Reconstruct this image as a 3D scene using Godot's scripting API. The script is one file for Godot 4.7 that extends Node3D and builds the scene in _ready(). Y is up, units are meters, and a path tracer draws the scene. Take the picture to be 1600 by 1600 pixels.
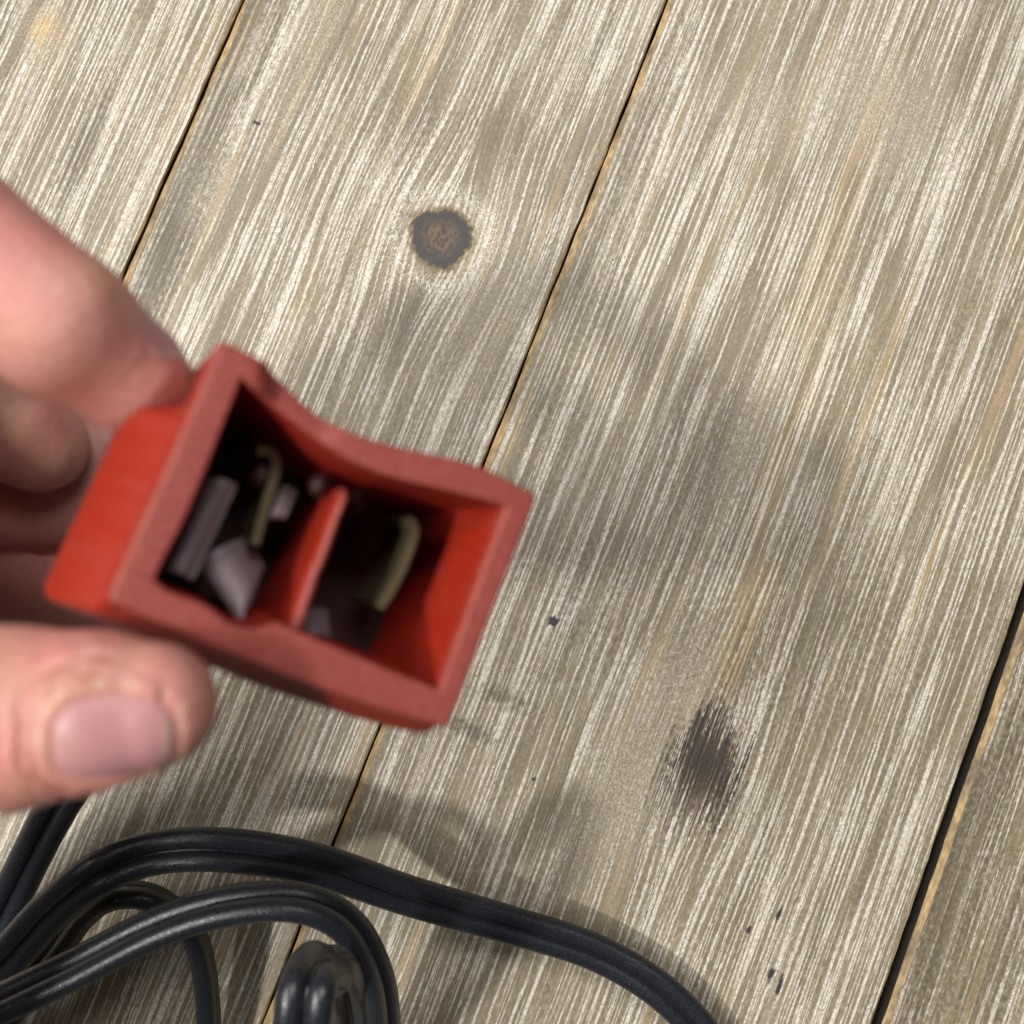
extends Node3D
# A hand holds a red two-pole plug over a whitewashed plank table; a black twin-core cable lies coiled on the boards.
# x, z: table plane (planks run along z), y: up, metres.

const FOCAL := 1600.0                       # lens, in pixels of a 1600-pixel picture
const RIGHT := Vector3(0.93099221, 0.02914098, -0.36387403)
const UP := Vector3(-0.36503904, 0.07432088, -0.92802096)
const BACK := Vector3(0.0, 0.99680851, 0.07982976)
const EYE := Vector3(0.0, 0.36184149, 0.0289782)
const PXMM := 3.2                           # texels per millimetre of wood
const Z0 := -270.0                          # the wood texture spans z = -270 .. 250 mm and repeats
const ZLEN := 520.0

var skin_bones := []

# ---------------------------------------------------------------- helpers
func ray(x: float, y: float) -> Vector3:
	return RIGHT * ((x - 800.0) / FOCAL) - UP * ((y - 800.0) / FOCAL) - BACK

func at(x: float, y: float, depth: float) -> Vector3:      # the point seen there at this distance (metres)
	return EYE + ray(x, y) * depth

func over(x: float, y: float, h: float) -> Vector3:        # the point seen there, h millimetres above the table
	var d := ray(x, y)
	return EYE + d * ((h * 0.001 - EYE.y) / d.y)

func tag(o: Node, label: String, category: String, group := "", kind := "") -> void:
	o.set_meta("label", label)
	if category: o.set_meta("category", category)
	if group: o.set_meta("group", group)
	if kind: o.set_meta("kind", kind)

func part(called: String, mesh: Mesh, m: Material, parent: Node, where := Vector3.ZERO) -> MeshInstance3D:
	var o := MeshInstance3D.new()
	o.name = called
	o.mesh = mesh
	o.material_override = m
	o.position = where
	parent.add_child(o, true)
	return o

func thing(called: String, where: Vector3) -> Node3D:
	var o := Node3D.new()
	o.name = called
	o.position = where
	add_child(o, true)
	return o

func made(v: PackedVector3Array, idx: PackedInt32Array, uv := PackedVector2Array(), col := PackedColorArray()) -> ArrayMesh:
	# indexed triangles (front faces clockwise) with smooth normals
	var nrm := PackedVector3Array()
	nrm.resize(v.size())
	for i in range(0, idx.size(), 3):
		var n := (v[idx[i + 2]] - v[idx[i]]).cross(v[idx[i + 1]] - v[idx[i]])
		nrm[idx[i]] += n
		nrm[idx[i + 1]] += n
		nrm[idx[i + 2]] += n
	for i in v.size():
		nrm[i] = nrm[i].normalized()
	var a := []
	a.resize(Mesh.ARRAY_MAX)
	a[Mesh.ARRAY_VERTEX] = v
	a[Mesh.ARRAY_NORMAL] = nrm
	a[Mesh.ARRAY_INDEX] = idx
	if uv.size(): a[Mesh.ARRAY_TEX_UV] = uv
	if col.size(): a[Mesh.ARRAY_COLOR] = col
	var m := ArrayMesh.new()
	m.add_surface_from_arrays(Mesh.PRIMITIVE_TRIANGLES, a)
	return m

func noise_tex(freq: float, octaves: int, ramp: Gradient, s: int, size := 512) -> NoiseTexture2D:
	var n := FastNoiseLite.new()
	n.seed = s
	n.frequency = freq
	n.fractal_octaves = octaves
	var t := NoiseTexture2D.new()
	t.width = size
	t.height = size
	t.seamless = true
	t.noise = n
	t.color_ramp = ramp
	return t

func ramp2(a: Color, b: Color, lo := 0.0, hi := 1.0) -> Gradient:
	var g := Gradient.new()
	g.offsets = PackedFloat32Array([lo, hi])
	g.colors = PackedColorArray([a, b])
	return g

func plain(c: Color, rough: float, metal := 0.0, spec := 0.5) -> StandardMaterial3D:
	var m := StandardMaterial3D.new()
	m.albedo_color = c.linear_to_srgb()
	m.roughness = rough
	m.metallic = metal
	m.metallic_specular = spec
	return m

func relief(m: StandardMaterial3D, freq: float, oct: int, per_metre: float, cm: float, s: int) -> void:
	m.heightmap_enabled = true
	m.heightmap_texture = noise_tex(freq, oct, ramp2(Color.BLACK, Color.WHITE), s)
	m.heightmap_scale = cm
	m.uv1_triplanar = true
	m.uv1_scale = Vector3.ONE * per_metre

# ---------------------------------------------------------------- the wood
func stretched(w: int, h: int, freq: float, k: float, s: int, oct := 2) -> PackedByteArray:
	var n := FastNoiseLite.new()
	n.seed = s
	n.noise_type = FastNoiseLite.TYPE_SIMPLEX_SMOOTH
	n.frequency = freq
	n.fractal_octaves = oct
	n.fractal_gain = 0.5
	var im := n.get_image(w, maxi(4, int(h / k)), false, false, true)
	im.convert(Image.FORMAT_L8)
	im.resize(w, h, Image.INTERPOLATE_CUBIC)
	return im.get_data()

# knots: [u, z, r_across, r_along, kind]; blots: [u, z, ru, rz, what, strength]
func bake_plank(job: Dictionary) -> void:
	var wmm: float = job.w
	var W := int(wmm * PXMM)
	var H := int(ZLEN * PXMM)
	var s: int = job.seed
	var M := 60                                            # margin for the grain that bends round knots
	var W2 := W + 2 * M
	var f := 1.0 / PXMM                                    # noise frequencies below are per millimetre
	var s1 := stretched(W2, H, 0.64 * f, 90.0, s + 1, 2)   # growth-ring streaks
	var s2 := stretched(W2, H, 1.30 * f, 100.0, s + 2, 2)   # fine brush lines
	var den := stretched(W2, H, 0.035 * f, 2.6, s + 3, 4)  # where much limewash stayed
	var och := stretched(W2, H, 0.11 * f, 26.0, s + 4, 3)  # raw wood showing through
	var gr := stretched(W, H, 1.5 * f, 1.5, s + 5, 2)      # speckle
	var gr2 := stretched(W, H, 0.55 * f, 1.8, s + 6, 3)    # coarser speckle
	var wob := stretched(W2, H, 0.07 * f, 8.0, s + 7, 2)
	var knots: Array = job.knots
	var blots: Array = job.blots
	var d0: float = job.density
	var out := PackedByteArray()
	out.resize(W * H * 3)
	var hgt := PackedByteArray()
	hgt.resize(W * H)
	var kn := knots.size()
	var q := 0
	for y in H:
		var z := Z0 + y / PXMM
		var row := y * W2 + M
		for x in W:
			var u := x / PXMM
			var su := float(x)
			var smear := 0.0
			var kr := 9.0
			var kk := 0
			for k in kn:
				var K: Array = knots[k]
				var dv: float = (z - K[1]) / K[3]
				if absf(dv) > 6.0: continue
				var du: float = (u - K[0]) / K[2]
				if absf(du) > 6.0: continue
				var push: float = K[5] * exp(-dv * dv * 0.16 - absf(du) * 0.45) * du / sqrt(du * du + 0.5)
				su -= push * K[2] * PXMM
				var r := sqrt(du * du + dv * dv)
				if r < kr:
					kr = r
					kk = k
			su += (wob[row + x] - 128) * 0.014
			var i := row + clampi(int(su), -M, W + M - 1)
			var st := s2[row + clampi(int(x + (wob[row + x] - 128) * 0.02), -M, W + M - 1)]
			var a := s1[i] * 0.5 + s2[i] * 0.5             # 0..255
			var g := gr[y * W + x] / 255.0
			var g2 := gr2[y * W + x] / 255.0
			var dn := den[row + x] / 255.0
			var oc := och[i] / 255.0
			var shade := 0.0
			var gold := 0.0
			var dark := 0.0
			for b in blots:
				var bu: float = (u - b[0]) / b[2]
				if absf(bu) > 1.6: continue
				var bz: float = (z - b[1]) / b[3]
				if absf(bz) > 1.6: continue
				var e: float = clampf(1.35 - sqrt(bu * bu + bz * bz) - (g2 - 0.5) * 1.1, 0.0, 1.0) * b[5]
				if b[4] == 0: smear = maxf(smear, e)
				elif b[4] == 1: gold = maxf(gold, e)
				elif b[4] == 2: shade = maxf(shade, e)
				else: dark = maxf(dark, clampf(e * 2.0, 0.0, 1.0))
			var thr := 138.0 - (dn - 0.5) * 32.0 - d0
			var white := clampf((a - thr) / 15.0, 0.0, 1.0)
			white *= clampf(0.42 + g * 0.8 + (g2 - 0.5) * 0.7, 0.0, 1.0)
			var wash := clampf(0.10 + (dn - 0.45) * 0.55 + (g2 - 0.5) * 1.1, 0.0, 0.55) * 0.75
			white = maxf(white, wash * (0.4 + 0.6 * g))
			if smear > 0.0:
				white = lerpf(white, clampf(0.30 + (g - 0.5) * 0.8 + (g2 - 0.5) * 0.35, 0.0, 0.8), smear)
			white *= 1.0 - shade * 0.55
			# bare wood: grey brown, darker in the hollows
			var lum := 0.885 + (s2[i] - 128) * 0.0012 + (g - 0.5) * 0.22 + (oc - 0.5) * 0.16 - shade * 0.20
			var cr := 0.566 * lum
			var cg := 0.510 * lum
			var cb := 0.412 * lum
			var o := clampf((oc - 0.74) * 2.0, 0.0, 0.35) + gold * clampf(0.35 + (a - 120.0) * 0.012, 0.0, 1.0)
			o = minf(o, 0.95)
			cr = lerpf(cr, 0.70, o)
			cg = lerpf(cg, 0.56, o)
			cb = lerpf(cb, 0.35, o)
			var rough := a * 0.35 + g * 60.0 + white * 45.0
			if kn > 0:
				if knots[kk][4] == 0:                       # a sound round knot with a crackled white ring
					var K: Array = knots[kk]
					var th := atan2((z - K[1]) / K[3], (u - K[0]) / K[2])
					var rr := kr + (g2 - 0.5) * 0.20 + 0.045 * sin(3.0 * th + 1.0) + 0.03 * sin(5.0 * th)
					var check := clampf(1.0 - absf(sin(th * 2.5 + 0.7 + kr * 0.6)) * (4.0 + 22.0 * kr), 0.0, 1.0) * clampf(1.15 - rr, 0.0, 1.0)
					var ring := clampf(1.0 - absf(rr - 1.45) / 0.55, 0.0, 1.0)
					if ring > 0.0:
						white = maxf(white, ring * clampf((absf(g2 - 0.5) * -9.0 + 1.15) + (g - 0.5), 0.0, 1.0))
						white = minf(white, 1.0 - 0.6 * clampf((0.18 - absf(rr - 1.2)) * 8.0, 0.0, 1.0) * (1.0 - g))
					if rr < 1.08:
						var e := clampf((1.08 - rr) * 7.0, 0.0, 1.0)
						cr = lerpf(cr, 0.44, e); cg = lerpf(cg, 0.37, e); cb = lerpf(cb, 0.24, e)
						white *= 1.0 - e * 0.9
					if rr < 0.93:
						var e := clampf((0.93 - rr) * 12.0, 0.0, 1.0)
						cr = lerpf(cr, 0.135 + g * 0.12, e); cg = lerpf(cg, 0.118 + g * 0.11, e); cb = lerpf(cb, 0.115 + g * 0.10, e)
						white *= 1.0 - e
						rough = lerpf(rough, 110.0 + g * 40.0, e) - check * 90.0
						cr *= 1.0 - check * 0.6; cg *= 1.0 - check * 0.6; cb *= 1.0 - check * 0.6
					if rr < 0.62:
						var e := clampf((0.66 - rr) * 4.0, 0.0, 1.0) * clampf(0.55 + (s2[i] - 128) * 0.006 + (g2 - 0.5) * 1.8 + 0.3 * sin(rr * 26.0), 0.0, 0.8)
						cr = lerpf(cr, 0.42, e); cg = lerpf(cg, 0.32, e); cb = lerpf(cb, 0.20, e)
				else:                                       # a dark knot that the grain runs through
					var low: float = clampf((z - knots[kk][1]) / knots[kk][3], -1.0, 3.0)
					var rr := kr * (1.0 - 0.22 * clampf(low, 0.0, 1.5)) + (st - 128) * 0.0060 + (g2 - 0.5) * 0.5
					var e := clampf((1.08 - rr) * 3.4, 0.0, 1.0) * (1.0 - 0.45 * clampf(low - 0.5, 0.0, 1.0))
					var lines := clampf((st - 140) * 0.030 + (g - 0.5) * 1.3 + 0.25 * low, 0.0, 1.0) * clampf(kr * 1.3, 0.25, 1.0)
					if e > 0.0:
						white *= 1.0 - e
						cr = lerpf(cr, lerpf(0.165 + g * 0.10, 0.47, lines), e)
						cg = lerpf(cg, lerpf(0.140 + g * 0.09, 0.38, lines), e)
						cb = lerpf(cb, lerpf(0.125 + g * 0.08, 0.25, lines), e)
			cr = lerpf(cr, 0.815 + (g - 0.5) * 0.20, white)
			cg = lerpf(cg, 0.795 + (g - 0.5) * 0.20, white)
			cb = lerpf(cb, 0.752 + (g - 0.5) * 0.20, white)
			if dark > 0.0:
				cr = lerpf(cr, 0.20, dark); cg = lerpf(cg, 0.17, dark); cb = lerpf(cb, 0.19, dark)
			out[q * 3] = clampi(int(cr * 255.0), 0, 255)
			out[q * 3 + 1] = clampi(int(cg * 255.0), 0, 255)
			out[q * 3 + 2] = clampi(int(cb * 255.0), 0, 255)
			hgt[q] = clampi(int(rough), 0, 255)
			q += 1
	job.color = Image.create_from_data(W, H, false, Image.FORMAT_RGB8, out)
	job.height = Image.create_from_data(W, H, false, Image.FORMAT_L8, hgt)

func wood_material(job: Dictionary) -> StandardMaterial3D:
	var m := StandardMaterial3D.new()
	m.albedo_texture = ImageTexture.create_from_image(job.color)
	m.roughness = 0.52
	m.metallic_specular = 0.5
	m.heightmap_enabled = true
	m.heightmap_texture = ImageTexture.create_from_image(job.height)
	m.heightmap_scale = 0.028
	return m

func plank_mesh(w: float, seed_: int, bevel_l: float, bevel_r: float, edge: bool) -> ArrayMesh:
	# w millimetres wide, origin at the top left edge; edge: the raw bevelled sides, else the painted top
	var n := FastNoiseLite.new()
	n.seed = seed_
	n.frequency = 0.02
	n.fractal_octaves = 4
	var v := PackedVector3Array()
	var uv := PackedVector2Array()
	var idx := PackedInt32Array()
	var col := PackedColorArray()
	var rows := 260
	var prof := 0
	for r in rows + 1:
		var z := -520.0 + 1040.0 * r / rows
		var jl := n.get_noise_2d(z * 2.0, 0.0) * 0.9
		var jr := n.get_noise_2d(z * 2.0, 900.0) * 0.8
		var ol := n.get_noise_2d(z * 2.0, 400.0) * 0.4
		var pts: Array
		if edge:
			pts = [Vector2(ol, -20), Vector2(ol, -bevel_l * 0.55 - 0.6), Vector2(ol, -bevel_l * 0.55), Vector2(bevel_l + jl, 0.0), Vector2(0, 0), Vector2(0, 0), Vector2(w - bevel_r + jr, 0.0), Vector2(w - ol, -bevel_r * 0.9), Vector2(w - ol, -bevel_r * 0.9 - 0.5), Vector2(w - ol, -20)]
		else:
			pts = [Vector2(bevel_l + jl, 0.0), Vector2(w - bevel_r + jr, 0.0)]
		prof = pts.size()
		for k in pts.size():                               # raw yellow arris; sawn sides carry the gap shade in their colour
			var p: Vector2 = pts[k]
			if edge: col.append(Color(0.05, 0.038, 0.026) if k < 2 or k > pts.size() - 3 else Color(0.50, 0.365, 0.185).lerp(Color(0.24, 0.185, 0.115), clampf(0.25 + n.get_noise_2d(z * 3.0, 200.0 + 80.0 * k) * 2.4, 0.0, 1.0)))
			v.append(Vector3(p.x, p.y, z) * 0.001)
			uv.append(Vector2(p.x / w, (z - Z0) / ZLEN))
	for r in rows:
		for k in prof - 1:
			if edge and k > 2 and k < 6: continue
			var a := r * prof + k
			idx.append_array([a, a + 1, a + prof, a + 1, a + prof + 1, a + prof])
	if edge:                                               # underside and ends
		for r in rows:
			var a := r * prof
			idx.append_array([a, a + prof, a + prof - 1, a + prof - 1, a + prof, a + 2 * prof - 1])
		for r in [0, rows]:
			var a: int = r * prof
			var f: Array = []
			for k in 3: f.append_array([a + k, a + k + 1, a + prof - 1 - k, a + k + 1, a + prof - 2 - k, a + prof - 1 - k])
			if r == 0:
				f.reverse()
			idx.append_array(PackedInt32Array(f))
	return made(v, idx, uv, col)

func build_table() -> void:
	# [left edge x, width, seed, limewash, knots, blots]; kinds of blots: 0 smooth wash, 1 raw yellow, 2 bare brown, 3 dark speck
	var jobs := [
		{"x": -304.0, "w": 143.6, "seed": 11, "density": 14.0, "knots": [], "blots": [[82.5, -101.5, 7.0, 6.0, 1, 1.3], [82.5, -101.5, 11.0, 12.0, 0, 0.8], [112.0, -62.0, 7.0, 26.0, 2, 0.5]]},
		{"x": -159.6, "w": 143.6, "seed": 23, "density": 8.0, "knots": [[99.2, -83.3, 12.0, 12.0, 0, 0.75]],
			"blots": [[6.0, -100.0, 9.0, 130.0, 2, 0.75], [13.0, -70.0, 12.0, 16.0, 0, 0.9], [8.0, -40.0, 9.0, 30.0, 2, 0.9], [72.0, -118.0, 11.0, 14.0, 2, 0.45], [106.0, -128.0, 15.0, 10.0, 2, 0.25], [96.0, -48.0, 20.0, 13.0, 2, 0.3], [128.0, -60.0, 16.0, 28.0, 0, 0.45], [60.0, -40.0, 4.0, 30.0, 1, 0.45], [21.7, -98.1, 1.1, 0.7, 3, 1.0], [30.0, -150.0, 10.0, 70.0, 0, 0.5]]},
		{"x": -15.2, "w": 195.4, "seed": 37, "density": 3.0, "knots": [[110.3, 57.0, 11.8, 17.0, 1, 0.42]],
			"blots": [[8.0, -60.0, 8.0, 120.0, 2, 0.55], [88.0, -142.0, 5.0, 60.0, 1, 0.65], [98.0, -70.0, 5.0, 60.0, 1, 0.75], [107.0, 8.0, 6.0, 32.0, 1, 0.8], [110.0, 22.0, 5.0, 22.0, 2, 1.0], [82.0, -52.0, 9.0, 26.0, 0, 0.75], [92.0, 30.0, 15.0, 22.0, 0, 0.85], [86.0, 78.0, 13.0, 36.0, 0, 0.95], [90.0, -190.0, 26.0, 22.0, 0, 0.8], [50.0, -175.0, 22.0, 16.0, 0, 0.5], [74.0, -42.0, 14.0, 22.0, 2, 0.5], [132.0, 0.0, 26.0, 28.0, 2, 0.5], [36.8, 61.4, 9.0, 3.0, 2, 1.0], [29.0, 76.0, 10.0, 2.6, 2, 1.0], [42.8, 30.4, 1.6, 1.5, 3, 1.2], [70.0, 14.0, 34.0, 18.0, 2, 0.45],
				[156.5, 116.0, 0.9, 2.6, 3, 0.8], [160.5, 119.0, 0.7, 3.4, 3, 0.7], [144.0, 105.0, 0.7, 1.2, 3, 0.9], [163.0, 140.0, 1.0, 5.0, 3, 0.7], [152.0, 96.0, 0.6, 2.4, 3, 0.6], [56.0, 84.0, 0.7, 0.7, 3, 1.0]]},
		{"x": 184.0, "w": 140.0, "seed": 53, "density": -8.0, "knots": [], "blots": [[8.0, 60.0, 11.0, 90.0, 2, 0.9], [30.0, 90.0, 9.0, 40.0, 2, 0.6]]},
	]
	var id := WorkerThreadPool.add_group_task(func(k: int): bake_plank(jobs[k]), jobs.size(), 4, true)
	WorkerThreadPool.wait_for_group_task_completion(id)
	var raw := plain(Color(1, 1, 1), 0.8)
	raw.vertex_color_use_as_albedo = true
	raw.albedo_texture = noise_tex(0.05, 4, ramp2(Color(0.80, 0.76, 0.70), Color(1, 1, 1), 0.3, 0.7), 5)
	raw.uv1_triplanar = true
	raw.uv1_scale = Vector3(30, 30, 8)
	var t := thing("plank_table", Vector3.ZERO)
	tag(t, "table top of weathered whitewashed grey brown planks under the hand and cable", "table")
	var mats := []
	for j in jobs: mats.append(wood_material(j))
	var rows := []
	for k in jobs.size(): rows.append([k, jobs[k].x, -0.4 if k == 1 else 0.0])
	rows.append([2, -500.6, 0.0])
	var labels := ["", "plank with one round dark knot ringed in white", "widest plank, with a long dark streaky knot", ""]
	for n in rows.size():
		var r: Array = rows[n]
		var j: Dictionary = jobs[r[0]]
		var p := part("plank", plank_mesh(j.w, j.seed + n, 0.8 if r[0] == 0 else 2.0, 0.6, false), mats[r[0]], t, Vector3(r[1], r[2], 0) * 0.001)
		if n < 4 and labels[n]: p.set_meta("label", labels[n])
		part("raw_edge", plank_mesh(j.w, j.seed + n, 0.8 if r[0] == 0 else 2.0, 0.6, true), raw, p)
	# two battens carry the planks, out of sight below
	for z in [-0.42, 0.42]:
		var b := BoxMesh.new()
		b.size = Vector3(0.78, 0.03, 0.07)
		part("batten", b, plain(Color(0.22, 0.15, 0.08), 0.8), t, Vector3(-0.09, -0.0365, z))

func build_floor() -> void:
	var g := Gradient.new()
	g.offsets = PackedFloat32Array([0.0, 0.38, 0.42, 0.52, 0.56, 0.62, 0.66, 1.0])
	g.colors = PackedColorArray([Color(0.10, 0.05, 0.06), Color(0.07, 0.06, 0.07), Color(0.42, 0.06, 0.10), Color(0.30, 0.05, 0.08), Color(0.06, 0.06, 0.07), Color(0.10, 0.12, 0.06), Color(0.34, 0.42, 0.18), Color(0.25, 0.30, 0.12)])
	var m := plain(Color(1, 1, 1), 0.9)
	m.albedo_texture = noise_tex(0.012, 2, g, 8)
	m.uv1_triplanar = true
	m.uv1_scale = Vector3.ONE * 1.6
	var p := PlaneMesh.new()
	p.size = Vector2(6, 6)
	var o := part("floor", p, m, self, Vector3(0, -0.6, 0))
	tag(o, "dark floor far below the gap between the planks", "", "", "structure")

# ---------------------------------------------------------------- the cable
func build_cable() -> void:
	# x, y as seen, height of the middle above the table in mm, turn of the flat side in degrees
	var c := [
		[430, 850, 172, 0], [375, 905, 140, 0], [300, 1010, 105, 0], [215, 1095, 75, 0], [105, 1235, 42, 0], [20, 1395, 18, 0], [-60, 1560, 9, 0], [-140, 1720, 7, 0], [-60, 1850, 7, 20], [150, 1890, 7, 40], [290, 1800, 9, 60],
		[322, 1660, 12, 78], [324, 1560, 18, 80], [306, 1470, 27, 80], [256, 1412, 36, 78], [196, 1398, 38, 70], [140, 1422, 32, 60], [88, 1480, 26, 50], [20, 1570, 22, 40], [-60, 1680, 22, 30], [-50, 1820, 30, 10], [150, 1900, 44, 0], [380, 1830, 80, 0],
		[466, 1710, 118, 0], [471, 1620, 130, 0], [480, 1545, 131, 0], [494, 1514, 122, 0], [510, 1508, 104, 0], [526, 1522, 82, 0], [542, 1562, 58, 0], [552, 1625, 40, 0], [558, 1710, 24, 0], [560, 1850, 12, 0], [400, 2000, 20, 0], [100, 2000, 30, 0], [-200, 1850, 40, 0], [-180, 1660, 38, 0],
		[-60, 1570, 36, 4], [10, 1500, 44, 8], [78, 1425, 52, 10], [150, 1368, 60, 12], [240, 1333, 56, 12], [350, 1328, 53, 10], [490, 1350, 43, 14], [640, 1400, 28, 22], [790, 1443, 17, 28], [930, 1488, 11, 30], [1040, 1555, 10, 26], [1120, 1650, 9, 20], [1180, 1800, 9, 0], [1050, 2000, 8, 0], [800, 2060, 9, 0], [640, 1900, 14, 30],
		[605, 1740, 26, 50], [602, 1640, 40, 52], [590, 1535, 56, 54], [548, 1452, 68, 54], [475, 1412, 74, 50], [370, 1413, 76, 46], [250, 1447, 76, 44], [110, 1517, 74, 44], [0, 1570, 72, 44], [-90, 1612, 66, 40], [-240, 1690, 40, 20], [-420, 1800, 12, 0], [-800, 1950, 7, 0], [-1300, 2000, 7, 0]]
	var P := []
	for k in c: P.append(over(k[0], k[1], k[2]))
	var pts := PackedVector3Array()
	var tw := PackedFloat32Array()
	for i in c.size() - 1:
		var p0: Vector3 = P[maxi(i - 1, 0)]
		var p1: Vector3 = P[i]
		var p2: Vector3 = P[i + 1]
		var p3: Vector3 = P[mini(i + 2, c.size() - 1)]
		var n := clampi(int(p1.distance_to(p2) / 0.0012), 6, 60)
		for k in n:
			var t := float(k) / n
			pts.append(p1.cubic_interpolate(p2, p0, p3, t))
			tw.append(deg_to_rad(lerpf(c[i][3], c[i + 1][3], smoothstep(0.0, 1.0, t))))
	var node := thing("coiled_cable", over(300, 1500, 0))
	tag(node, "black rubbery twin core cable coiled in loose loops at the lower left of the planks", "cable")
	var m := plain(Color(0.016, 0.018, 0.022), 0.42, 0.0, 0.5)
	m.roughness_texture = noise_tex(0.03, 5, ramp2(Color(0.55, 0.55, 0.55), Color(1, 1, 1), 0.3, 0.7), 17)
	m.roughness = 0.42
	m.albedo_color = Color.WHITE
	m.albedo_texture = noise_tex(0.09, 5, ramp2(Color(0.007, 0.010, 0.016).linear_to_srgb(), Color(0.05, 0.046, 0.042).linear_to_srgb(), 0.42, 0.9), 27)
	relief(m, 0.12, 4, 45.0, 0.006, 19)
	var R := 0.00325
	var side := PackedVector3Array()
	for i in pts.size():
		var T := (pts[mini(i + 1, pts.size() - 1)] - pts[maxi(i - 1, 0)]).normalized()
		var out := (EYE - pts[i]).normalized()
		var s := T.cross(out)
		if s.length() < 0.15: s = side[i - 1] if i > 0 else Vector3.RIGHT
		s = (s - T * s.dot(T)).normalized()
		if i > 0 and s.rotated(T, tw[i]).dot(side[i - 1]) < 0.0: s = -s
		s = s.rotated(T, tw[i])
		if i > 0: s = (s * 0.25 + side[i - 1] * 0.75)
		s = (s - T * s.dot(T)).normalized()
		side.append(s)
	for e in 3:
		var v := PackedVector3Array()
		var idx := PackedInt32Array()
		var K := 20 if e < 2 else 8
		for i in pts.size():
			var T := (pts[mini(i + 1, pts.size() - 1)] - pts[maxi(i - 1, 0)]).normalized()
			var s := side[i]
			var b := T.cross(s)
			var o: Vector3 = pts[i] + s * (R * 0.97 * [1.0, -1.0, 0.0][e])
			for k in K:
				var a := TAU * k / K
				var rad := Vector2(cos(a) * R, sin(a) * R) if e < 2 else Vector2(cos(a) * R * 0.6, sin(a) * R * 0.42)
				v.append(o + s * rad.x + b * rad.y - node.position)
		for i in pts.size() - 1:
			for k in K:
				var a := i * K + k
				var d := i * K + (k + 1) % K
				idx.append_array([a, a + K, d, d, a + K, d + K])
		for end in [0, pts.size() - 1]:
			v.append(pts[end] + side[end] * (R * 0.97 * [1.0, -1.0, 0.0][e]) - node.position)
			for k in K:
				var a: int = end * K + k
				var d: int = end * K + (k + 1) % K
				idx.append_array([v.size() - 1, a, d] if end == 0 else [v.size() - 1, d, a])
		part("conductor" if e < 2 else "joining_web", made(v, idx), m, node)

# ---------------------------------------------------------------- the plug
func resample(p: Array, n: int) -> Array:                  # n points evenly along a polyline, both ends kept
	var l := [0.0]
	for i in p.size() - 1: l.append(l[-1] + (p[i] as Vector2).distance_to(p[i + 1]))
	var r := []
	var k := 0
	for i in n:
		var d: float = l[-1] * i / (n - 1)
		while k < p.size() - 2 and l[k + 1] < d: k += 1
		r.append((p[k] as Vector2).lerp(p[k + 1], clampf((d - l[k]) / maxf(l[k + 1] - l[k], 1e-6), 0, 1)))
	return r

func loop4(top: Array, right: Array, bottom: Array, left: Array, n: int, soft: int) -> Array:
	# a closed outline from four sides, n points each, corners a little rounded
	var r := []
	for s in [top, right, bottom, left]:
		r.append_array(resample(s, n).slice(0, n - 1))
	for it in soft:
		var q := r.duplicate()
		for i in r.size():
			q[i] = (r[i] as Vector2) * 0.5 + ((r[i - 1] as Vector2) + r[(i + 1) % r.size()]) * 0.25
		r = q
	return r

func ringed(rings: Array, depth: Array, cap_last: bool, nudge: Callable, tone: Callable) -> ArrayMesh:
	# rings of equal point counts (mm, in the plug's u, v) at depths along w
	var v := PackedVector3Array()
	var idx := PackedInt32Array()
	var col := PackedColorArray()
	var n: int = rings[0].size()
	for r in rings.size():
		for i in n:
			var p: Vector2 = rings[r][i]
			var q := Vector3(p.x, p.y, depth[r])
			v.append((q + nudge.call(q, r)) * 0.001)
			col.append(tone.call(q, r))
	for r in rings.size() - 1:
		for i in n:
			var a := r * n + i
			var b := r * n + (i + 1) % n
			idx.append_array([a, b, a + n, b, b + n, a + n])
	if cap_last:
		var c := Vector2.ZERO
		for p: Vector2 in rings[-1]: c += p / n
		v.append(Vector3(c.x, c.y, depth[-1]) * 0.001)
		col.append(col[-1])
		var o := (rings.size() - 1) * n
		for i in n:
			idx.append_array([o + i, o + (i + 1) % n, v.size() - 1])
	return made(v, idx, PackedVector2Array(), col)

func strip(profile: Array, thick: float, w0: float, w1: float) -> ArrayMesh:
	# a bent metal strip: its profile in u, v (mm), pushed from w0 to w1
	var v := PackedVector3Array()
	var idx := PackedInt32Array()
	var n := profile.size()
	var prof := []
	for sgn in [1.0, -1.0]:
		for k in n:
			var i := k if sgn > 0 else n - 1 - k
			var d: Vector2 = ((profile[mini(i + 1, n - 1)] as Vector2) - profile[maxi(i - 1, 0)]).normalized()
			prof.append((profile[i] as Vector2) + Vector2(-d.y, d.x) * thick * 0.5 * sgn)
	var m := prof.size()
	for w in [w0, w0 + 0.01, w1]:
		for p: Vector2 in prof: v.append(Vector3(p.x, p.y, w) * 0.001)
	for i in m:
		var b := (i + 1) % m
		idx.append_array([m + i, 2 * m + i, m + b, m + b, 2 * m + i, 2 * m + b])
		idx.append_array([m + i, 2 * m + b, 2 * m + i] if false else [])
	for i in n - 1:
		idx.append_array([i, i + 1, m - 1 - i, i + 1, m - 2 - i, m - 1 - i])
		idx.append_array([2 * m + i, 2 * m + m - 1 - i, 2 * m + i + 1, 2 * m + i + 1, 2 * m + m - 1 - i, 2 * m + m - 2 - i])
	return made(v, idx)

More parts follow.
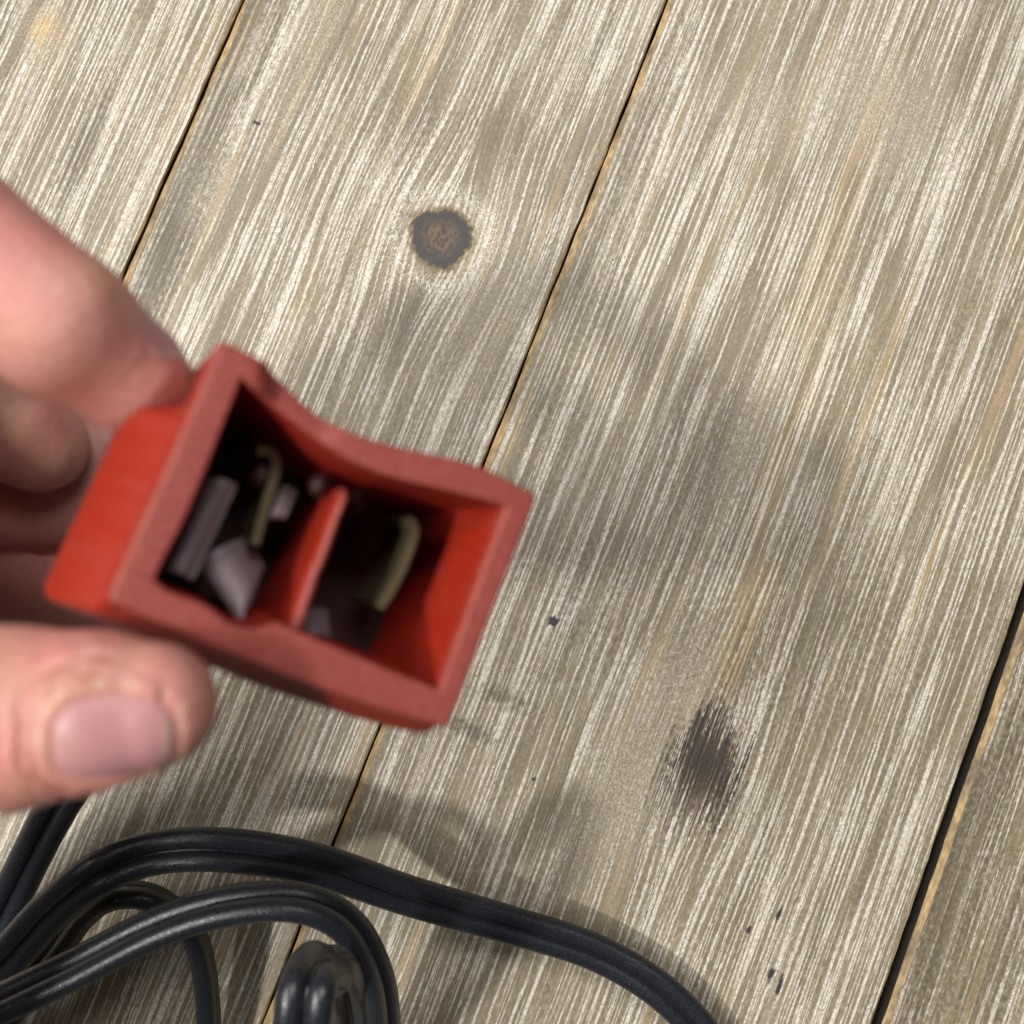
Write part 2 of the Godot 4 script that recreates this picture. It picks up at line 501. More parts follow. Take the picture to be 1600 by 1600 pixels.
func slab(c: Array, thick: float, bow: float) -> ArrayMesh:
	var v := PackedVector3Array()
	var idx := PackedInt32Array()
	var q: Array[Vector3] = [c[0], c[1], c[2], c[3]]
	var n := (q[1] - q[0]).cross(q[3] - q[0]).normalized()
	if n.z > 0.0: n = -n
	var N := 9
	for layer in 2:
		for i in N:
			for k in N:
				var s := float(i) / (N - 1)
				var t := float(k) / (N - 1)
				var p := q[0].lerp(q[1], s).lerp(q[3].lerp(q[2], s), t)
				var e := minf(minf(s, 1.0 - s), minf(t, 1.0 - t))
				p += n * (bow * sin(PI * s) - (thick if layer else 0.0) - (0.25 if e < 0.01 and not layer else 0.0))
				v.append(p * 0.001)
	for i in N - 1:
		for k in N - 1:
			var a := i * N + k
			var o := N * N
			var f := [a, a + 1, a + N, a + 1, a + N + 1, a + N]
			var g := [o + a, o + a + N, o + a + 1, o + a + 1, o + a + N, o + a + N + 1]
			if ((v[a + 1] - v[a]).cross(v[a + N] - v[a])).dot(n) > 0.0:
				f.reverse()
				g.reverse()
			idx.append_array(PackedInt32Array(f))
			idx.append_array(PackedInt32Array(g))
	for k in N - 1:                                        # rims, both sides drawn
		for e in [[k, k + 1], [(N - 1) * N + k, (N - 1) * N + k + 1], [k * N, (k + 1) * N], [k * N + N - 1, (k + 1) * N + N - 1]]:
			var o := N * N
			idx.append_array([e[0], e[1], o + e[0], e[1], o + e[1], o + e[0]])
	return made(v, idx)

func curve2(p: Array, n: int) -> Array:
	var r := []
	for i in p.size() - 1:
		for k in n:
			r.append((p[i] as Vector2).cubic_interpolate(p[i + 1], p[maxi(i - 1, 0)], p[mini(i + 2, p.size() - 1)], float(k) / n))
	r.append(p[-1])
	return r

func build_plug() -> Node3D:
	var node := thing("power_plug", Vector3(-0.01960887, 0.22530793, 0.03016826))
	node.basis = Basis(Vector3(0.92472362, -0.37865758, 0.03879), Vector3(-0.00553609, 0.0885174, 0.99605925), Vector3(-0.38059897, -0.92129426, 0.07975785)).orthonormalized()
	tag(node, "red plastic two pole plug housing, open end up, held between thumb and forefinger", "electrical plug")
	var red := plain(Color(0.44, 0.03, 0.014), 0.55, 0.0, 0.42)
	red.albedo_color = Color.WHITE
	red.vertex_color_use_as_albedo = true
	red.albedo_texture = noise_tex(0.02, 5, ramp2(Color(0.92, 0.88, 0.86), Color(1, 1, 1), 0.25, 0.75), 41)
	relief(red, 0.05, 5, 60.0, 0.012, 43)
	var V := func(a: Array) -> Array:
		var r := []
		for i in range(0, a.size(), 2): r.append(Vector2(a[i], a[i + 1]))
		return r
	var top: Array = V.call([-24.7, -17.7, -17.4, -17.6, -16.4, -17.2, -11.7, -15.3, -8.2, -14.2, -3.0, -14.2, 3.6, -15.4, 10.0, -17.0, 14.9, -17.9, 24.0, -17.7])
	var bot: Array = V.call([24.4, 17.7, 14.6, 18.5, 0.6, 18.9, -10.2, 18.5, -24.0, 17.7])
	var n := 40
	var outer := loop4(top, V.call([24.0, -17.7, 24.2, 0.0, 24.4, 17.7]), bot, V.call([-24.0, 17.7, -24.2, -0.4, -24.7, -17.7]), n, 1)
	var inner := loop4(curve2(V.call([-20.3, -14.1, -14.2, -12.9, -5.9, -10.8, 1.7, -10.7, 10.1, -12.3, 20.0, -14.2]), 6), V.call([20.0, -14.2, 20.4, -0.7, 21.0, 13.2]), V.call([21.0, 13.2, 8.2, 13.0, -1.2, 12.8, -3.6, 12.6, -4.4, 13.6, -6.5, 14.8, -9.5, 15.1, -11.2, 14.2, -13.9, 13.9, -17.6, 14.1, -19.8, 13.2]), V.call([-19.8, 13.2, -19.4, 3.2, -19.8, -5.5, -20.3, -14.1]), n, 0)
	var swell := func(d: Vector4) -> Array:               # outward by left, bottom, top, right millimetres
		var r := []
		for p: Vector2 in outer:
			var q := p
			if p.x < 0.0: q.x -= d.x * smoothstep(0.0, 1.0, -p.x / 24.0) ** 3 * (smoothstep(-10.5, -6.4, p.y) if d.x > 0.0 else 1.0)
			else: q.x += d.w * smoothstep(0.0, 1.0, p.x / 24.0) ** 3
			if p.y > 0.0: q.y += d.y * smoothstep(0.3, 1.0, p.y / 18.0)
			else: q.y -= d.z * smoothstep(0.3, 1.0, -p.y / 17.0)
			r.append(q)
		return r
	var shrink := func(ring: Array, e: float, v_up := 0.0) -> Array:   # inward by e, the top side by v_up more
		var r := []
		for p: Vector2 in ring:
			var q := p - Vector2(clampf(p.x / 6.0, -1, 1), clampf(p.y / 6.0, -1, 1)) * e
			if p.y < 0.0: q.y += v_up * smoothstep(0.0, 10.0, -p.y)
			r.append(q)
		return r
	var rings := [
		swell.call(Vector4(-3, -3, -3, -4)), swell.call(Vector4(-2, -2, -2, -3)), swell.call(Vector4(5.5, 3.0, -0.8, -1.0)), swell.call(Vector4(6.3, 3.4, -0.6, -0.8)), swell.call(Vector4(6.5, 3.6, -0.4, -0.6)),
		swell.call(Vector4(6.2, 3.2, -0.4, -0.6)), swell.call(Vector4(1.0, 2.2, -0.2, -0.4)), swell.call(Vector4(0.15, 0.3, 0, 0)), outer, shrink.call(outer, 0.25), shrink.call(outer, 0.7),
		shrink.call(inner, -0.5), shrink.call(inner, -0.12), inner, shrink.call(inner, 0.1, 0.1), shrink.call(inner, 0.2, 0.2), shrink.call(inner, 0.4, 0.3), shrink.call(inner, 0.6, 0.4)]
	var depth := [47.0, 39.0, 38.0, 34.0, 30.0, 13.0, 5.5, 3.0, 0.8, 0.2, 0.0, 0.0, 0.2, 0.8, 3.0, 8.0, 18.0, 33.0]
	var fn := FastNoiseLite.new()
	fn.seed = 6
	fn.frequency = 0.16
	var nudge := func(q: Vector3, r: int) -> Vector3:
		var d := Vector3(fn.get_noise_3dv(q), fn.get_noise_3dv(q + Vector3(50, 0, 0)), fn.get_noise_3dv(q + Vector3(0, 70, 0))) * 0.10
		if r >= 7 and r <= 14 and q.y < -4.0:              # the worn dip in the upper rim
			var k := smoothstep(-18.0, -16.6, q.x) * (1.0 - smoothstep(-8.0, -6.0, q.x))
			d.z += 1.6 * k * (1.0 + (q.y + 14.0) * -0.28)
		return d
	var deep := Color(0.29, 0.017, 0.006)                  # moulded colour, and a paler one with front edge glare put in
	var glare_red := Color(0.275, 0.062, 0.050)
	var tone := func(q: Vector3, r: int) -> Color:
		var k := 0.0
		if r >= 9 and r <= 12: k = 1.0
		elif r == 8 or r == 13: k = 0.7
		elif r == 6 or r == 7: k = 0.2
		return deep.lerp(glare_red, clampf(k + fn.get_noise_3dv(q * 2.0 + Vector3(9, 9, 9)) * 0.35, 0.0, 1.0))
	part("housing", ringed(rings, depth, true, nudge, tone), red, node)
	# the back is closed by a separate cap with the cable entry
	var cap := [swell.call(Vector4(-3, -3, -3, -4)), shrink.call(outer, 5.0), shrink.call(outer, 9.0)]
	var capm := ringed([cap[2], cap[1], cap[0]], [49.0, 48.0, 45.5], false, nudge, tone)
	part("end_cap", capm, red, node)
	# dividing wall between the two chambers
	var dv := PackedVector3Array()
	var di := PackedInt32Array()
	var dc := PackedColorArray()
	var steps := 14
	for i in steps + 1:
		var t := float(i) / steps
		var v := lerpf(-7.6, 13.9, t)
		var hw := lerpf(0.6, 0.9, t)
		var w0 := 5.2 + 1.6 * (1.0 - smoothstep(0.0, 0.10, t)) - 1.2 * smoothstep(0.6, 1.0, t)
		var c := lerpf(-0.7, 0.1, t) + fn.get_noise_1d(v * 2.0) * 0.2
		for q: Vector2 in [Vector2(-hw - 0.3, 33.0), Vector2(-hw - 0.1, w0 + 2.0), Vector2(-hw * 0.75, w0), Vector2(hw * 0.75, w0), Vector2(hw + 0.1, w0 + 2.0), Vector2(hw + 0.3, 33.0)]:
			dv.append(Vector3(c + q.x, v, q.y) * 0.001)
			dc.append(glare_red if q.y < w0 + 0.5 else deep)  # glare along the wall's front edge is put into its colour
	for i in steps:
		for k in 5:
			var a := i * 6 + k
			di.append_array([a, a + 6, a + 1, a + 1, a + 6, a + 7])
	for e in [0, steps]:
		var a: int = e * 6
		var f := [a, a + 1, a + 5, a + 1, a + 4, a + 5, a + 1, a + 2, a + 4, a + 2, a + 3, a + 4]
		if e == steps: f.reverse()
		di.append_array(PackedInt32Array(f))
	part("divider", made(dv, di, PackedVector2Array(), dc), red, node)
	# the chamber floor reads dark: added plate deep inside, shade put into its colour
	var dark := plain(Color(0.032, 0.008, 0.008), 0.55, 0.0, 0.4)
	# contacts: a blade and a spring plate in each chamber
	var brass := plain(Color(0.20, 0.165, 0.09), 0.55, 0.8)
	brass.roughness_texture = noise_tex(0.04, 4, ramp2(Color(0.5, 0.5, 0.5), Color(1, 1, 1)), 61)
	brass.uv1_triplanar = true
	brass.uv1_scale = Vector3.ONE * 70.0
	var tin := plain(Color(0.20, 0.150, 0.165), 0.5, 0.35)
	part("contact_blade", strip(curve2(V.call([-13.0, -8.2, -11.6, -8.9, -10.2, -8.2, -9.4, -6.0, -9.0, -2.6, -8.6, 0.4, -8.0, 4.0]), 4), 1.2, 13.0, 25.0), brass, node)
	part("contact_blade", strip(curve2(V.call([10.9, -8.0, 12.0, -7.6, 12.7, -6.0, 12.9, -1.0, 12.6, 2.4, 12.0, 5.6]), 4), 1.3, 11.5, 25.0), brass, node)
	# each plate: four corners (u, v, w), bent like a leaf spring
	part("spring_plate", slab([Vector3(-17.8, -2.0, 16.0), Vector3(-13.4, -3.0, 15.0), Vector3(-14.4, 11.6, 9.0), Vector3(-18.4, 11.8, 9.5)], 0.8, 0.9), tin, node)
	part("spring_plate", slab([Vector3(-13.6, 9.0, 17.0), Vector3(-8.4, 3.0, 20.0), Vector3(-4.6, 6.0, 18.0), Vector3(-5.6, 14.6, 12.0)], 0.8, 1.2), tin, node)
	part("spring_plate", slab([Vector3(-8.6, -5.0, 18.0), Vector3(-5.0, -6.0, 16.5), Vector3(-5.4, -1.2, 14.5), Vector3(-8.4, 0.6, 16.0)], 0.8, 0.8), tin, node)
	part("spring_plate", slab([Vector3(1.8, 10.8, 15.0), Vector3(6.4, 8.4, 17.0), Vector3(7.4, 11.8, 13.5), Vector3(2.6, 14.2, 10.0)], 0.8, 0.9), tin, node)
	part("shade_plate", strip([Vector2(-19.0, 1.5), Vector2(19.4, 1.5)], 24.0, 31.0, 33.0), dark, node)
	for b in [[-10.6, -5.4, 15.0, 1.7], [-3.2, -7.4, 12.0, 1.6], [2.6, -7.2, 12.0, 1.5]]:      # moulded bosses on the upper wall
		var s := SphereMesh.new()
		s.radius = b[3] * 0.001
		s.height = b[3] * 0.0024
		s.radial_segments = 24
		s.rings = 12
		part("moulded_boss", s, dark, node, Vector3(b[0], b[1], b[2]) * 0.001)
	return node

# ---------------------------------------------------------------- the hand
func smin(a: float, b: float, k: float) -> float:
	var h := maxf(k - absf(a - b), 0.0) / k
	return minf(a, b) - h * h * k * 0.25

func bone(p: Vector3, b: Dictionary) -> float:
	var pa: Vector3 = p - b.a
	var ab: Vector3 = b.ab
	var t := clampf(pa.dot(ab) * b.inv, 0.0, 1.0)
	var d := pa - ab * t
	var r := lerpf(b.r0, b.r1, t)
	if b.flat != 0.0:                                      # squeezed along one direction
		var f: float = d.dot(b.n)
		d += b.n * f * b.flat
	return d.length() - r

func chain(js: Array, k: float, n := Vector3.ZERO, flat := 0.0) -> Dictionary:
	var bones := []
	var lo := Vector3.INF
	var hi := -Vector3.INF
	for i in js.size() - 1:
		var a: Vector3 = js[i][0] * 1000.0
		var e: Vector3 = js[i + 1][0] * 1000.0
		bones.append({"a": a, "ab": e - a, "inv": 1.0 / maxf((e - a).length_squared(), 1e-6), "r0": js[i][1], "r1": js[i + 1][1], "n": n, "flat": flat})
	for j in js:
		lo = lo.min(j[0] * 1000.0 - Vector3.ONE * (j[1] + 5.0))
		hi = hi.max(j[0] * 1000.0 + Vector3.ONE * (j[1] + 5.0))
	return {"bones": bones, "k": k, "lo": lo, "hi": hi}

func group_dist(p: Vector3, g: Dictionary) -> float:
	var d := 1e3
	for b in g.bones: d = smin(d, bone(p, b), 1.2)
	return d

func hand_dist(p: Vector3) -> float:
	var d := 1e3
	for g in skin_bones:
		if p.x < g.lo.x or p.y < g.lo.y or p.z < g.lo.z or p.x > g.hi.x or p.y > g.hi.y or p.z > g.hi.z: continue
		d = smin(d, group_dist(p, g), g.k)
	return d

func hand_normal(p: Vector3) -> Vector3:
	var e := 0.25
	return Vector3(hand_dist(p + Vector3(e, 0, 0)) - hand_dist(p - Vector3(e, 0, 0)), hand_dist(p + Vector3(0, e, 0)) - hand_dist(p - Vector3(0, e, 0)), hand_dist(p + Vector3(0, 0, e)) - hand_dist(p - Vector3(0, 0, e))).normalized()

func surface_nets(cell: float) -> Array:
	var lo := Vector3.INF
	var hi := -Vector3.INF
	for g in skin_bones:
		lo = lo.min(g.lo)
		hi = hi.max(g.hi)
	var nx := int((hi.x - lo.x) / cell) + 2
	var ny := int((hi.y - lo.y) / cell) + 2
	var nz := int((hi.z - lo.z) / cell) + 2
	var F := PackedFloat32Array()
	F.resize(nx * ny * nz)
	F.fill(1e3)
	var jobs := []
	for g in skin_bones:
		var a := Vector3i(((g.lo - lo) / cell).floor())
		var b := Vector3i(((g.hi - lo) / cell).ceil()).min(Vector3i(nx - 1, ny - 1, nz - 1))
		jobs.append({"g": g, "a": a, "n": b - a + Vector3i.ONE, "lo": lo, "cell": cell})
	var id := WorkerThreadPool.add_group_task(func(k: int): fill(jobs[k]), jobs.size(), -1, true)
	WorkerThreadPool.wait_for_group_task_completion(id)
	for j in jobs:
		var n: Vector3i = j.n
		var D: PackedFloat32Array = j.d
		var kk: float = j.g.k
		var q := 0
		for x in n.x:
			for y in n.y:
				var i: int = ((x + j.a.x) * ny + y + j.a.y) * nz + j.a.z
				for z in n.z:
					var d := D[q]
					if d < F[i] + kk: F[i] = smin(F[i], d, kk)
					i += 1
					q += 1
	var cellv := {}
	var v := PackedVector3Array()
	var idx := PackedInt32Array()
	var sx := ny * nz
	for x in nx - 1:
		for y in ny - 1:
			for z in nz - 1:
				var i := (x * ny + y) * nz + z
				var f0 := F[i]
				if absf(f0) > cell * 3.0: continue
				var f := [f0, F[i + sx], F[i + nz], F[i + sx + nz], F[i + 1], F[i + sx + 1], F[i + nz + 1], F[i + sx + nz + 1]]
				var neg := 0
				for q in 8:
					if f[q] < 0.0: neg += 1
				if neg == 0 or neg == 8: continue
				var s := Vector3.ZERO
				var c := 0
				for e in [[0, 1], [2, 3], [4, 5], [6, 7], [0, 2], [1, 3], [4, 6], [5, 7], [0, 4], [1, 5], [2, 6], [3, 7]]:
					var a: float = f[e[0]]
					var b: float = f[e[1]]
					if (a < 0.0) == (b < 0.0): continue
					var t := a / (a - b)
					var pa := Vector3(e[0] & 1, (e[0] >> 1) & 1, e[0] >> 2)
					var pb := Vector3(e[1] & 1, (e[1] >> 1) & 1, e[1] >> 2)
					s += pa.lerp(pb, t)
					c += 1
				cellv[i] = v.size()
				v.append(lo + (Vector3(x, y, z) + s / c) * cell)
	for i in cellv:
		var f0 := F[i]
		for ax in 3:
			var d: int = [sx, nz, 1][ax]
			var f1 := F[i + d]
			if (f0 < 0.0) == (f1 < 0.0): continue
			var d1: int = [nz, 1, sx][ax]
			var d2: int = [1, sx, nz][ax]
			var a: int = cellv.get(i, -1)
			var b: int = cellv.get(i - d1, -1)
			var c: int = cellv.get(i - d1 - d2, -1)
			var e: int = cellv.get(i - d2, -1)
			if a < 0 or b < 0 or c < 0 or e < 0: continue
			if f0 < 0.0: idx.append_array([a, c, b, a, e, c])
			else: idx.append_array([a, b, c, a, c, e])
	return [v, idx]

func fill(j: Dictionary) -> void:                          # one limb's distances on its own part of the grid
	var n: Vector3i = j.n
	var D := PackedFloat32Array()
	D.resize(n.x * n.y * n.z)
	var cell: float = j.cell
	var q := 0
	for x in n.x:
		for y in n.y:
			var z := 0
			while z < n.z:
				var d := group_dist(j.lo + (Vector3(j.a) + Vector3(x, y, z)) * cell, j.g)
				var skip := maxi(int((absf(d) - 11.0) / cell), 1)
				for s in mini(skip, n.z - z):
					D[q] = d
					q += 1
				z += skip
	j.d = D

func settle(p: Vector3, it := 2) -> Vector3:
	for k in it:
		var d := hand_dist(p)
		if absf(d) > 3.0: break
		p -= hand_normal(p) * d
	return p

func refine(v: PackedVector3Array, idx: PackedInt32Array, centres: Array, reach: float) -> Array:
	var near := PackedByteArray()
	near.resize(v.size())
	for i in v.size():
		for c: Vector3 in centres:
			if v[i].distance_to(c) < reach: near[i] = 1
	var mids := {}
	var out := PackedInt32Array()
	for t in range(0, idx.size(), 3):
		var q := [idx[t], idx[t + 1], idx[t + 2]]
		var m := [-1, -1, -1]
		for k in 3:
			var a: int = q[k]
			var b: int = q[(k + 1) % 3]
			if near[a] and near[b]:
				var key := Vector2i(mini(a, b), maxi(a, b))
				if not mids.has(key):
					mids[key] = v.size()
					v.append(settle((v[a] + v[b]) * 0.5, 1))
				m[k] = mids[key]
		if m[0] >= 0 and m[1] >= 0 and m[2] >= 0:
			out.append_array([q[0], m[0], m[2], m[0], q[1], m[1], m[2], m[1], q[2], m[0], m[1], m[2]])
		else:
			var k := 0
			while k < 3 and m[k] < 0: k += 1
			if k == 3: out.append_array(q)
			else: out.append_array([q[k], m[k], q[(k + 2) % 3], m[k], q[(k + 1) % 3], q[(k + 2) % 3]])
	return [v, out]

func nail_frame(centre: Vector3, dir: Vector3, normal: Vector3, la: float, lb: float) -> Dictionary:
	var n := normal.normalized()
	var c := centre * 1000.0
	for k in 12:                                           # walk in from outside to the skin
		c -= n * hand_dist(c) * 0.9
	var l := (dir - n * dir.dot(n)).normalized()
	return {"c": c, "l": l, "t": l.cross(n).normalized(), "n": n, "la": la, "lb": lb}

func nail_r(p: Vector3, N: Dictionary) -> Vector2:         # (outline radius, along)
	var q: Vector3 = p - N.c
	if q.dot(N.n) < -7.0: return Vector2(9, 0)
	var a: float = q.dot(N.l) / N.la
	var b: float = q.dot(N.t) / N.lb
	return Vector2(pow(pow(absf(a), 3.0) + pow(absf(b), 3.0), 1.0 / 3.0), a)

func nail_mesh(N: Dictionary, base: Vector3) -> ArrayMesh:
	var v := PackedVector3Array()
	var col := PackedColorArray()
	var idx := PackedInt32Array()
	var rows := 26
	var cols := 30
	for layer in 2:
		for i in rows + 1:
			var r := float(i) / rows
			for k in cols:
				var th := TAU * k / cols
				var e := Vector2(cos(th), sin(th))
				var s := pow(pow(absf(e.x), 3.0) + pow(absf(e.y), 3.0), -1.0 / 3.0) * r
				var a: float = e.x * s * N.la
				var b: float = e.y * s * N.lb
				var p: Vector3 = N.c + N.l * a + N.t * b - N.n * (b * b / (2.0 * N.lb * 1.5)) + N.n * 0.6
				var t := 0.0
				for it in 4: p -= N.n * clampf(hand_dist(p), -2.0, 2.0) * 0.8
				p += N.n * ((0.26 * (1.0 - pow(r, 5.0)) - 0.02) if layer == 0 else -0.35)
				v.append(p * 0.001 - base)
				var tip := smoothstep(0.80, 0.93, a / N.la) * smoothstep(0.6, 0.85, r)
				var moon := 1.0 - smoothstep(0.0, 0.35, Vector2(a / N.la + 0.95, b / N.lb).length() - 0.35)
				col.append(Color(0.38, 0.185, 0.185).lerp(Color(0.48, 0.33, 0.27), clampf(tip * 0.8 + moon * 0.2, 0, 1)))
	var o := (rows + 1) * cols
	for i in rows:
		for k in cols:
			var a := i * cols + k
			var b := i * cols + (k + 1) % cols
			idx.append_array([a, b, a + cols, b, b + cols, a + cols])
			idx.append_array([o + a, o + a + cols, o + b, o + b, o + a + cols, o + b + cols])
	for k in cols:
		var a := rows * cols + k
		var b := rows * cols + (k + 1) % cols
		idx.append_array([a, b, o + a, b, o + b, o + a])
	return made(v, idx, PackedVector2Array(), col)

func build_hand() -> void:
	var thumb_n := (BACK * 0.94 - UP * 0.33 + RIGHT * 0.05).normalized()     # where the thumb nail looks
	var index_n := (RIGHT * 0.58 + UP * 0.80 + BACK * -0.10).normalized()
	var wrist := at(-900, 1480, 0.170)
	var k_index := at(-800, 330, 0.142)
	var k_mid := at(-820, 520, 0.158)
	var k_ring := at(-800, 700, 0.176)
	var k_little := at(-740, 860, 0.192)
	skin_bones = [
		# palm, wrist and forearm
		chain([[wrist, 23.0], [k_index, 12.5]], 10.0),
		chain([[wrist, 23.0], [k_mid, 12.5]], 10.0),
		chain([[wrist, 22.0], [k_ring, 12.0]], 10.0),
		chain([[wrist, 21.0], [k_little, 11.0]], 10.0),
		chain([[at(-1020, 2650, 0.188), 30.0], [wrist, 23.0]], 10.0),
		chain([[wrist, 20.0], [at(-880, 1250, 0.156), 16.0], [at(-640, 1085, 0.138), 13.0]], 10.0),
		chain([[at(-500, 1070, 0.138), 11.0], [at(-185, 860, 0.142), 9.5], [at(-185, 650, 0.144), 9.5], [at(-600, 420, 0.142), 11.0]], 8.0),  # unseen thumb web, bulged out to shade the curled fingers
		chain([[at(-640, 1085, 0.140), 13.0], [at(-640, 760, 0.146), 12.0], [at(-700, 480, 0.146), 12.5]], 8.0),  # unseen palm fill, added to keep lamp light off those fingers
		# thumb: knuckle, joint, pad, tip
		chain([[at(-640, 1085, 0.138), 13.0], [at(-140, 1122, 0.1245), 11.6], [at(20, 1122, 0.1225), 11.0], [at(150, 1108, 0.1210), 9.3], [at(238, 1102, 0.1205), 7.6]], 4.0, (UP * 0.35 + BACK * 0.94).normalized(), 0.08),
		# forefinger
		chain([[k_index, 11.5], [at(-400, 150, 0.138), 10.6], [at(-80, 370, 0.134), 10.2], [at(95, 508, 0.135), 9.7], [at(205, 588, 0.142), 7.6], [at(258, 622, 0.147), 5.8]], 1.2),
		# middle, ring and little finger, curled behind the plug
		chain([[k_mid, 10.5], [at(-400, 500, 0.178), 10.2], [at(-90, 622, 0.200), 11.0], [at(30, 672, 0.206), 11.0], [at(60, 694, 0.208), 9.8]], 1.0),
		chain([[k_ring, 10.0], [at(-420, 690, 0.190), 9.8], [at(-60, 800, 0.216), 10.0], [at(80, 790, 0.224), 10.4], [at(165, 700, 0.226), 10.0]], 1.0),
		chain([[k_little, 9.0], [at(-420, 850, 0.200), 9.4], [at(-30, 905, 0.222), 10.0], [at(120, 935, 0.228), 9.4], [at(210, 950, 0.230), 7.0]], 1.0),
	]
	var NT := nail_frame(at(208, 1104, 0.1210) + thumb_n * 0.012, RIGHT * 0.97 - UP * 0.10, thumb_n, 6.2, 5.0)
	var NI := nail_frame(at(178, 566, 0.1400) + index_n * 0.013, RIGHT * 0.79 - UP * 0.60, index_n, 6.8, 5.6)
	var sn := surface_nets(1.5)
	var v: PackedVector3Array = sn[0]
	var idx: PackedInt32Array = sn[1]
	for it in 2:
		var rf := refine(v, idx, [NT.c, NI.c], 13.5 if it == 0 else 11.5)
		v = rf[0]
		idx = rf[1]
	var fn := FastNoiseLite.new()
	fn.seed = 4
	fn.frequency = 0.05
	fn.fractal_octaves = 3
	var base := at(-640, 1075, 0.138)
	var col := PackedColorArray()
	col.resize(v.size())
	var pos := PackedVector3Array()
	pos.resize(v.size())
	for i in v.size():
		var p := v[i]
		var d := 0.0
		var rim := 0.0
		for N in [NT, NI]:
			if p.distance_to(N.c) > 16.0: continue
			var r := nail_r(p, N)
			if r.x > 3.0: continue
			var s: float = (r.x - 1.0) * N.lb                 # millimetres from the outline
			var was := d
			if s < 0.0: d -= 0.55 * smoothstep(0.0, 0.6, -s)
			elif r.y < 0.72:
				d += 0.42 * exp(-pow((s - 0.75) / 0.6, 2.0))
				if N == NT: d += 0.30 * sin(s * 3.6 + fn.get_noise_3dv(p * 2.0) * 5.0) * smoothstep(1.2, 2.0, s) * (1.0 - smoothstep(4.0, 6.5, s)) * smoothstep(0.1, -0.6, r.y)
				rim = maxf(rim, exp(-pow((s - 0.2) / 0.45, 2.0)) * (1.0 if N == NT else 0.1))
			else:
				d -= 0.30 * exp(-pow((s - 0.45) / 0.4, 2.0))
			if N == NI: d = was + (d - was) * 0.15
		if p.distance_to(NT.c) < 22.0 or p.distance_to(NI.c) < 22.0:
			d += fn.get_noise_3dv(p * 4.0) * 0.07
		pos[i] = (p + (hand_normal(p) * d if d != 0.0 else Vector3.ZERO)) * 0.001 - base
		var m := fn.get_noise_3dv(p) * 0.5 + 0.5
		var c := Color(0.50, 0.252, 0.208).lerp(Color(0.53, 0.226, 0.192), smoothstep(0.35, 0.7, m))
		c = c.lerp(Color(0.47, 0.26, 0.15), clampf(fn.get_noise_3dv(p * 1.7 + Vector3(90, 0, 0)) * 0.9, 0, 0.6))
		c = c.lerp(Color(0.34, 0.12, 0.07), rim * 0.45)
		if p.distance_to(NT.c) < 14.0:                      # dry pale edge and reddened fold round the thumb nail
			var r := nail_r(p, NT)
			var s: float = (r.x - 1.0) * NT.lb
			if r.x < 3.0 and s > 0.0:
				var dry := exp(-pow((s - 1.0) / 0.35, 2.0)) * clampf(0.3 + fn.get_noise_3dv(p * 8.0) * 2.5, 0.0, 1.0)
				c = c.lerp(Color(0.66, 0.47, 0.38), dry * 0.6)
				c = c.lerp(Color(0.36, 0.12, 0.075), exp(-pow((s - 2.2) / 0.9, 2.0)) * smoothstep(0.0, -0.7, r.y) * clampf(0.35 + fn.get_noise_3dv(p * 5.0 + Vector3(40, 0, 0)) * 1.6, 0.0, 0.8))
		col[i] = c
	var hand := thing("person", base)
	tag(hand, "bare hand reaching in from the left, pinching the red plug", "person")
	var skin := StandardMaterial3D.new()
	skin.vertex_color_use_as_albedo = true
	skin.roughness = 0.52
	skin.metallic_specular = 0.42
	skin.subsurf_scatter_enabled = true
	skin.subsurf_scatter_strength = 0.10
	relief(skin, 0.09, 4, 55.0, 0.010, 71)
	skin.albedo_texture = noise_tex(0.03, 4, ramp2(Color(0.93, 0.90, 0.89), Color(1, 1, 1), 0.3, 0.7), 72)
	part("hand", made(pos, idx, PackedVector2Array(), col), skin, hand)
	var nail := StandardMaterial3D.new()
	nail.vertex_color_use_as_albedo = true
	nail.roughness = 0.36
	nail.metallic_specular = 0.35
	part("thumbnail", nail_mesh(NT, base), nail, hand)
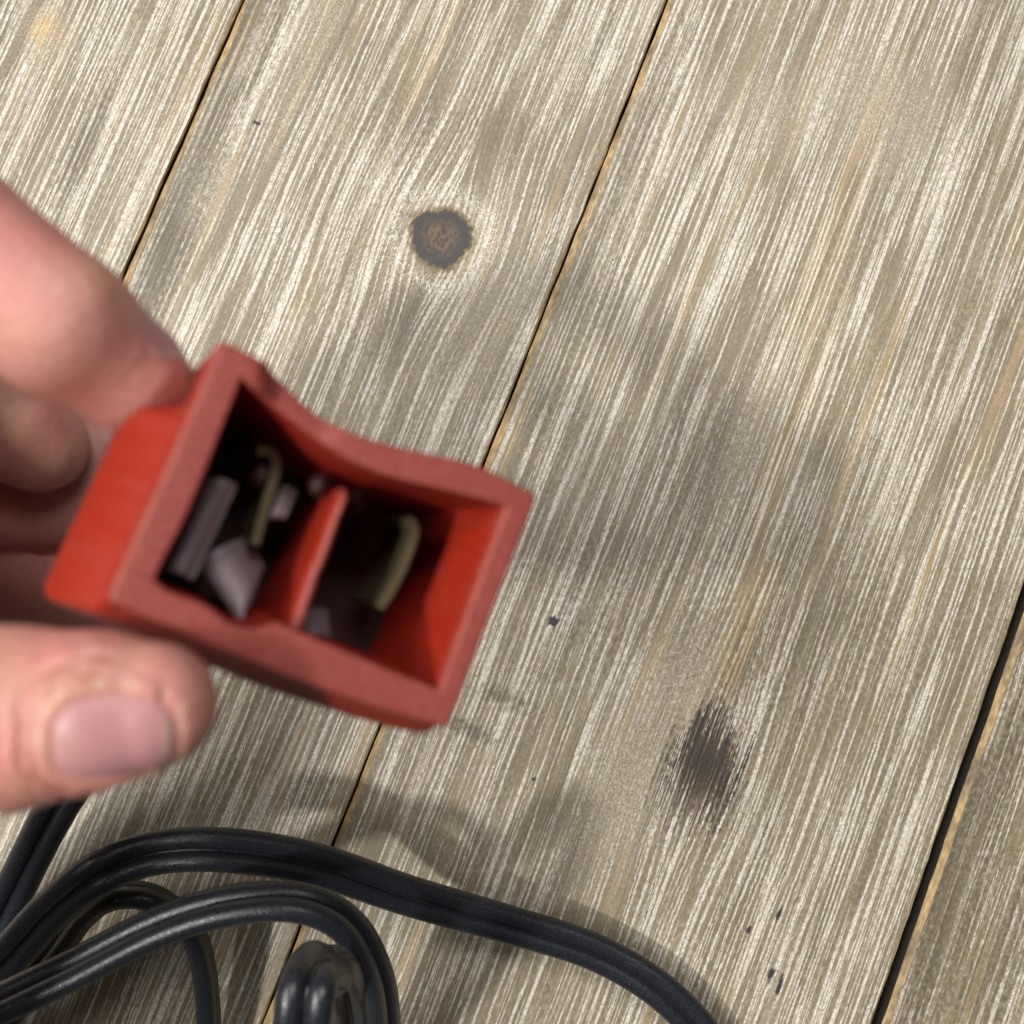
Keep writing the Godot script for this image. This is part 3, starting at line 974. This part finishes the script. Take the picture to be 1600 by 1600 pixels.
	part("fingernail", nail_mesh(NI, base), nail, hand)

# ----------------------------------------------------------------
func lamp(called: String, lean_right: float, lean_up: float, dist: float, size: Vector2, energy: float, c: Color) -> void:
	# a ceiling fitting: lean is how far it stands to the picture's right / up per metre of height
	var r := Vector3(RIGHT.x, 0, RIGHT.z).normalized()
	var u := Vector3(UP.x, 0, UP.z).normalized()
	var l := AreaLight3D.new()
	l.name = called
	l.area_size = size
	l.light_energy = energy
	l.light_color = c
	l.shadow_enabled = true
	add_child(l, true)
	l.position = (r * lean_right + u * lean_up + Vector3.UP) * dist
	l.look_at(Vector3.ZERO, u)
	l.set("area_range", 8.0)

func _ready() -> void:
	var cam := Camera3D.new()
	cam.name = "camera"
	add_child(cam)
	cam.transform = Transform3D(Basis(RIGHT, UP, BACK).orthonormalized(), EYE)
	var ca := CameraAttributesPhysical.new()
	ca.frustum_focal_length = 24.0                          # 24 mm high sensor
	ca.exposure_aperture = 24.0 / 2.3
	ca.frustum_focus_distance = 0.358
	ca.frustum_near = 0.01
	ca.frustum_far = 20.0
	cam.attributes = ca
	cam.fov = rad_to_deg(2.0 * atan(0.5))
	cam.near = 0.01
	cam.far = 20.0
	var e := Environment.new()
	e.background_mode = Environment.BG_COLOR
	e.background_color = Color(0.62, 0.61, 0.60)
	e.background_energy_multiplier = 0.18
	e.tonemap_mode = Environment.TONE_MAPPER_LINEAR
	e.tonemap_exposure = 0.87
	e.sdfgi_enabled = true
	e.ssao_enabled = true
	e.ssil_enabled = true
	var we := WorldEnvironment.new()
	we.name = "environment"
	we.environment = e
	add_child(we)
	lamp("window_side_light", -0.64, 0.16, 1.8, Vector2(0.9, 0.9), 4.2, Color(1.0, 0.99, 0.97))
	lamp("small_lamp_light", -0.54, -0.15, 1.9, Vector2(0.13, 0.13), 3.3, Color(1.0, 0.985, 0.96))
	lamp("panel_light", 0.20, 0.50, 1.9, Vector2(0.9, 0.5), 2.7, Color(1.0, 0.985, 0.97))
	build_floor()
	build_table()
	build_plug()
	build_hand()
	build_cable()
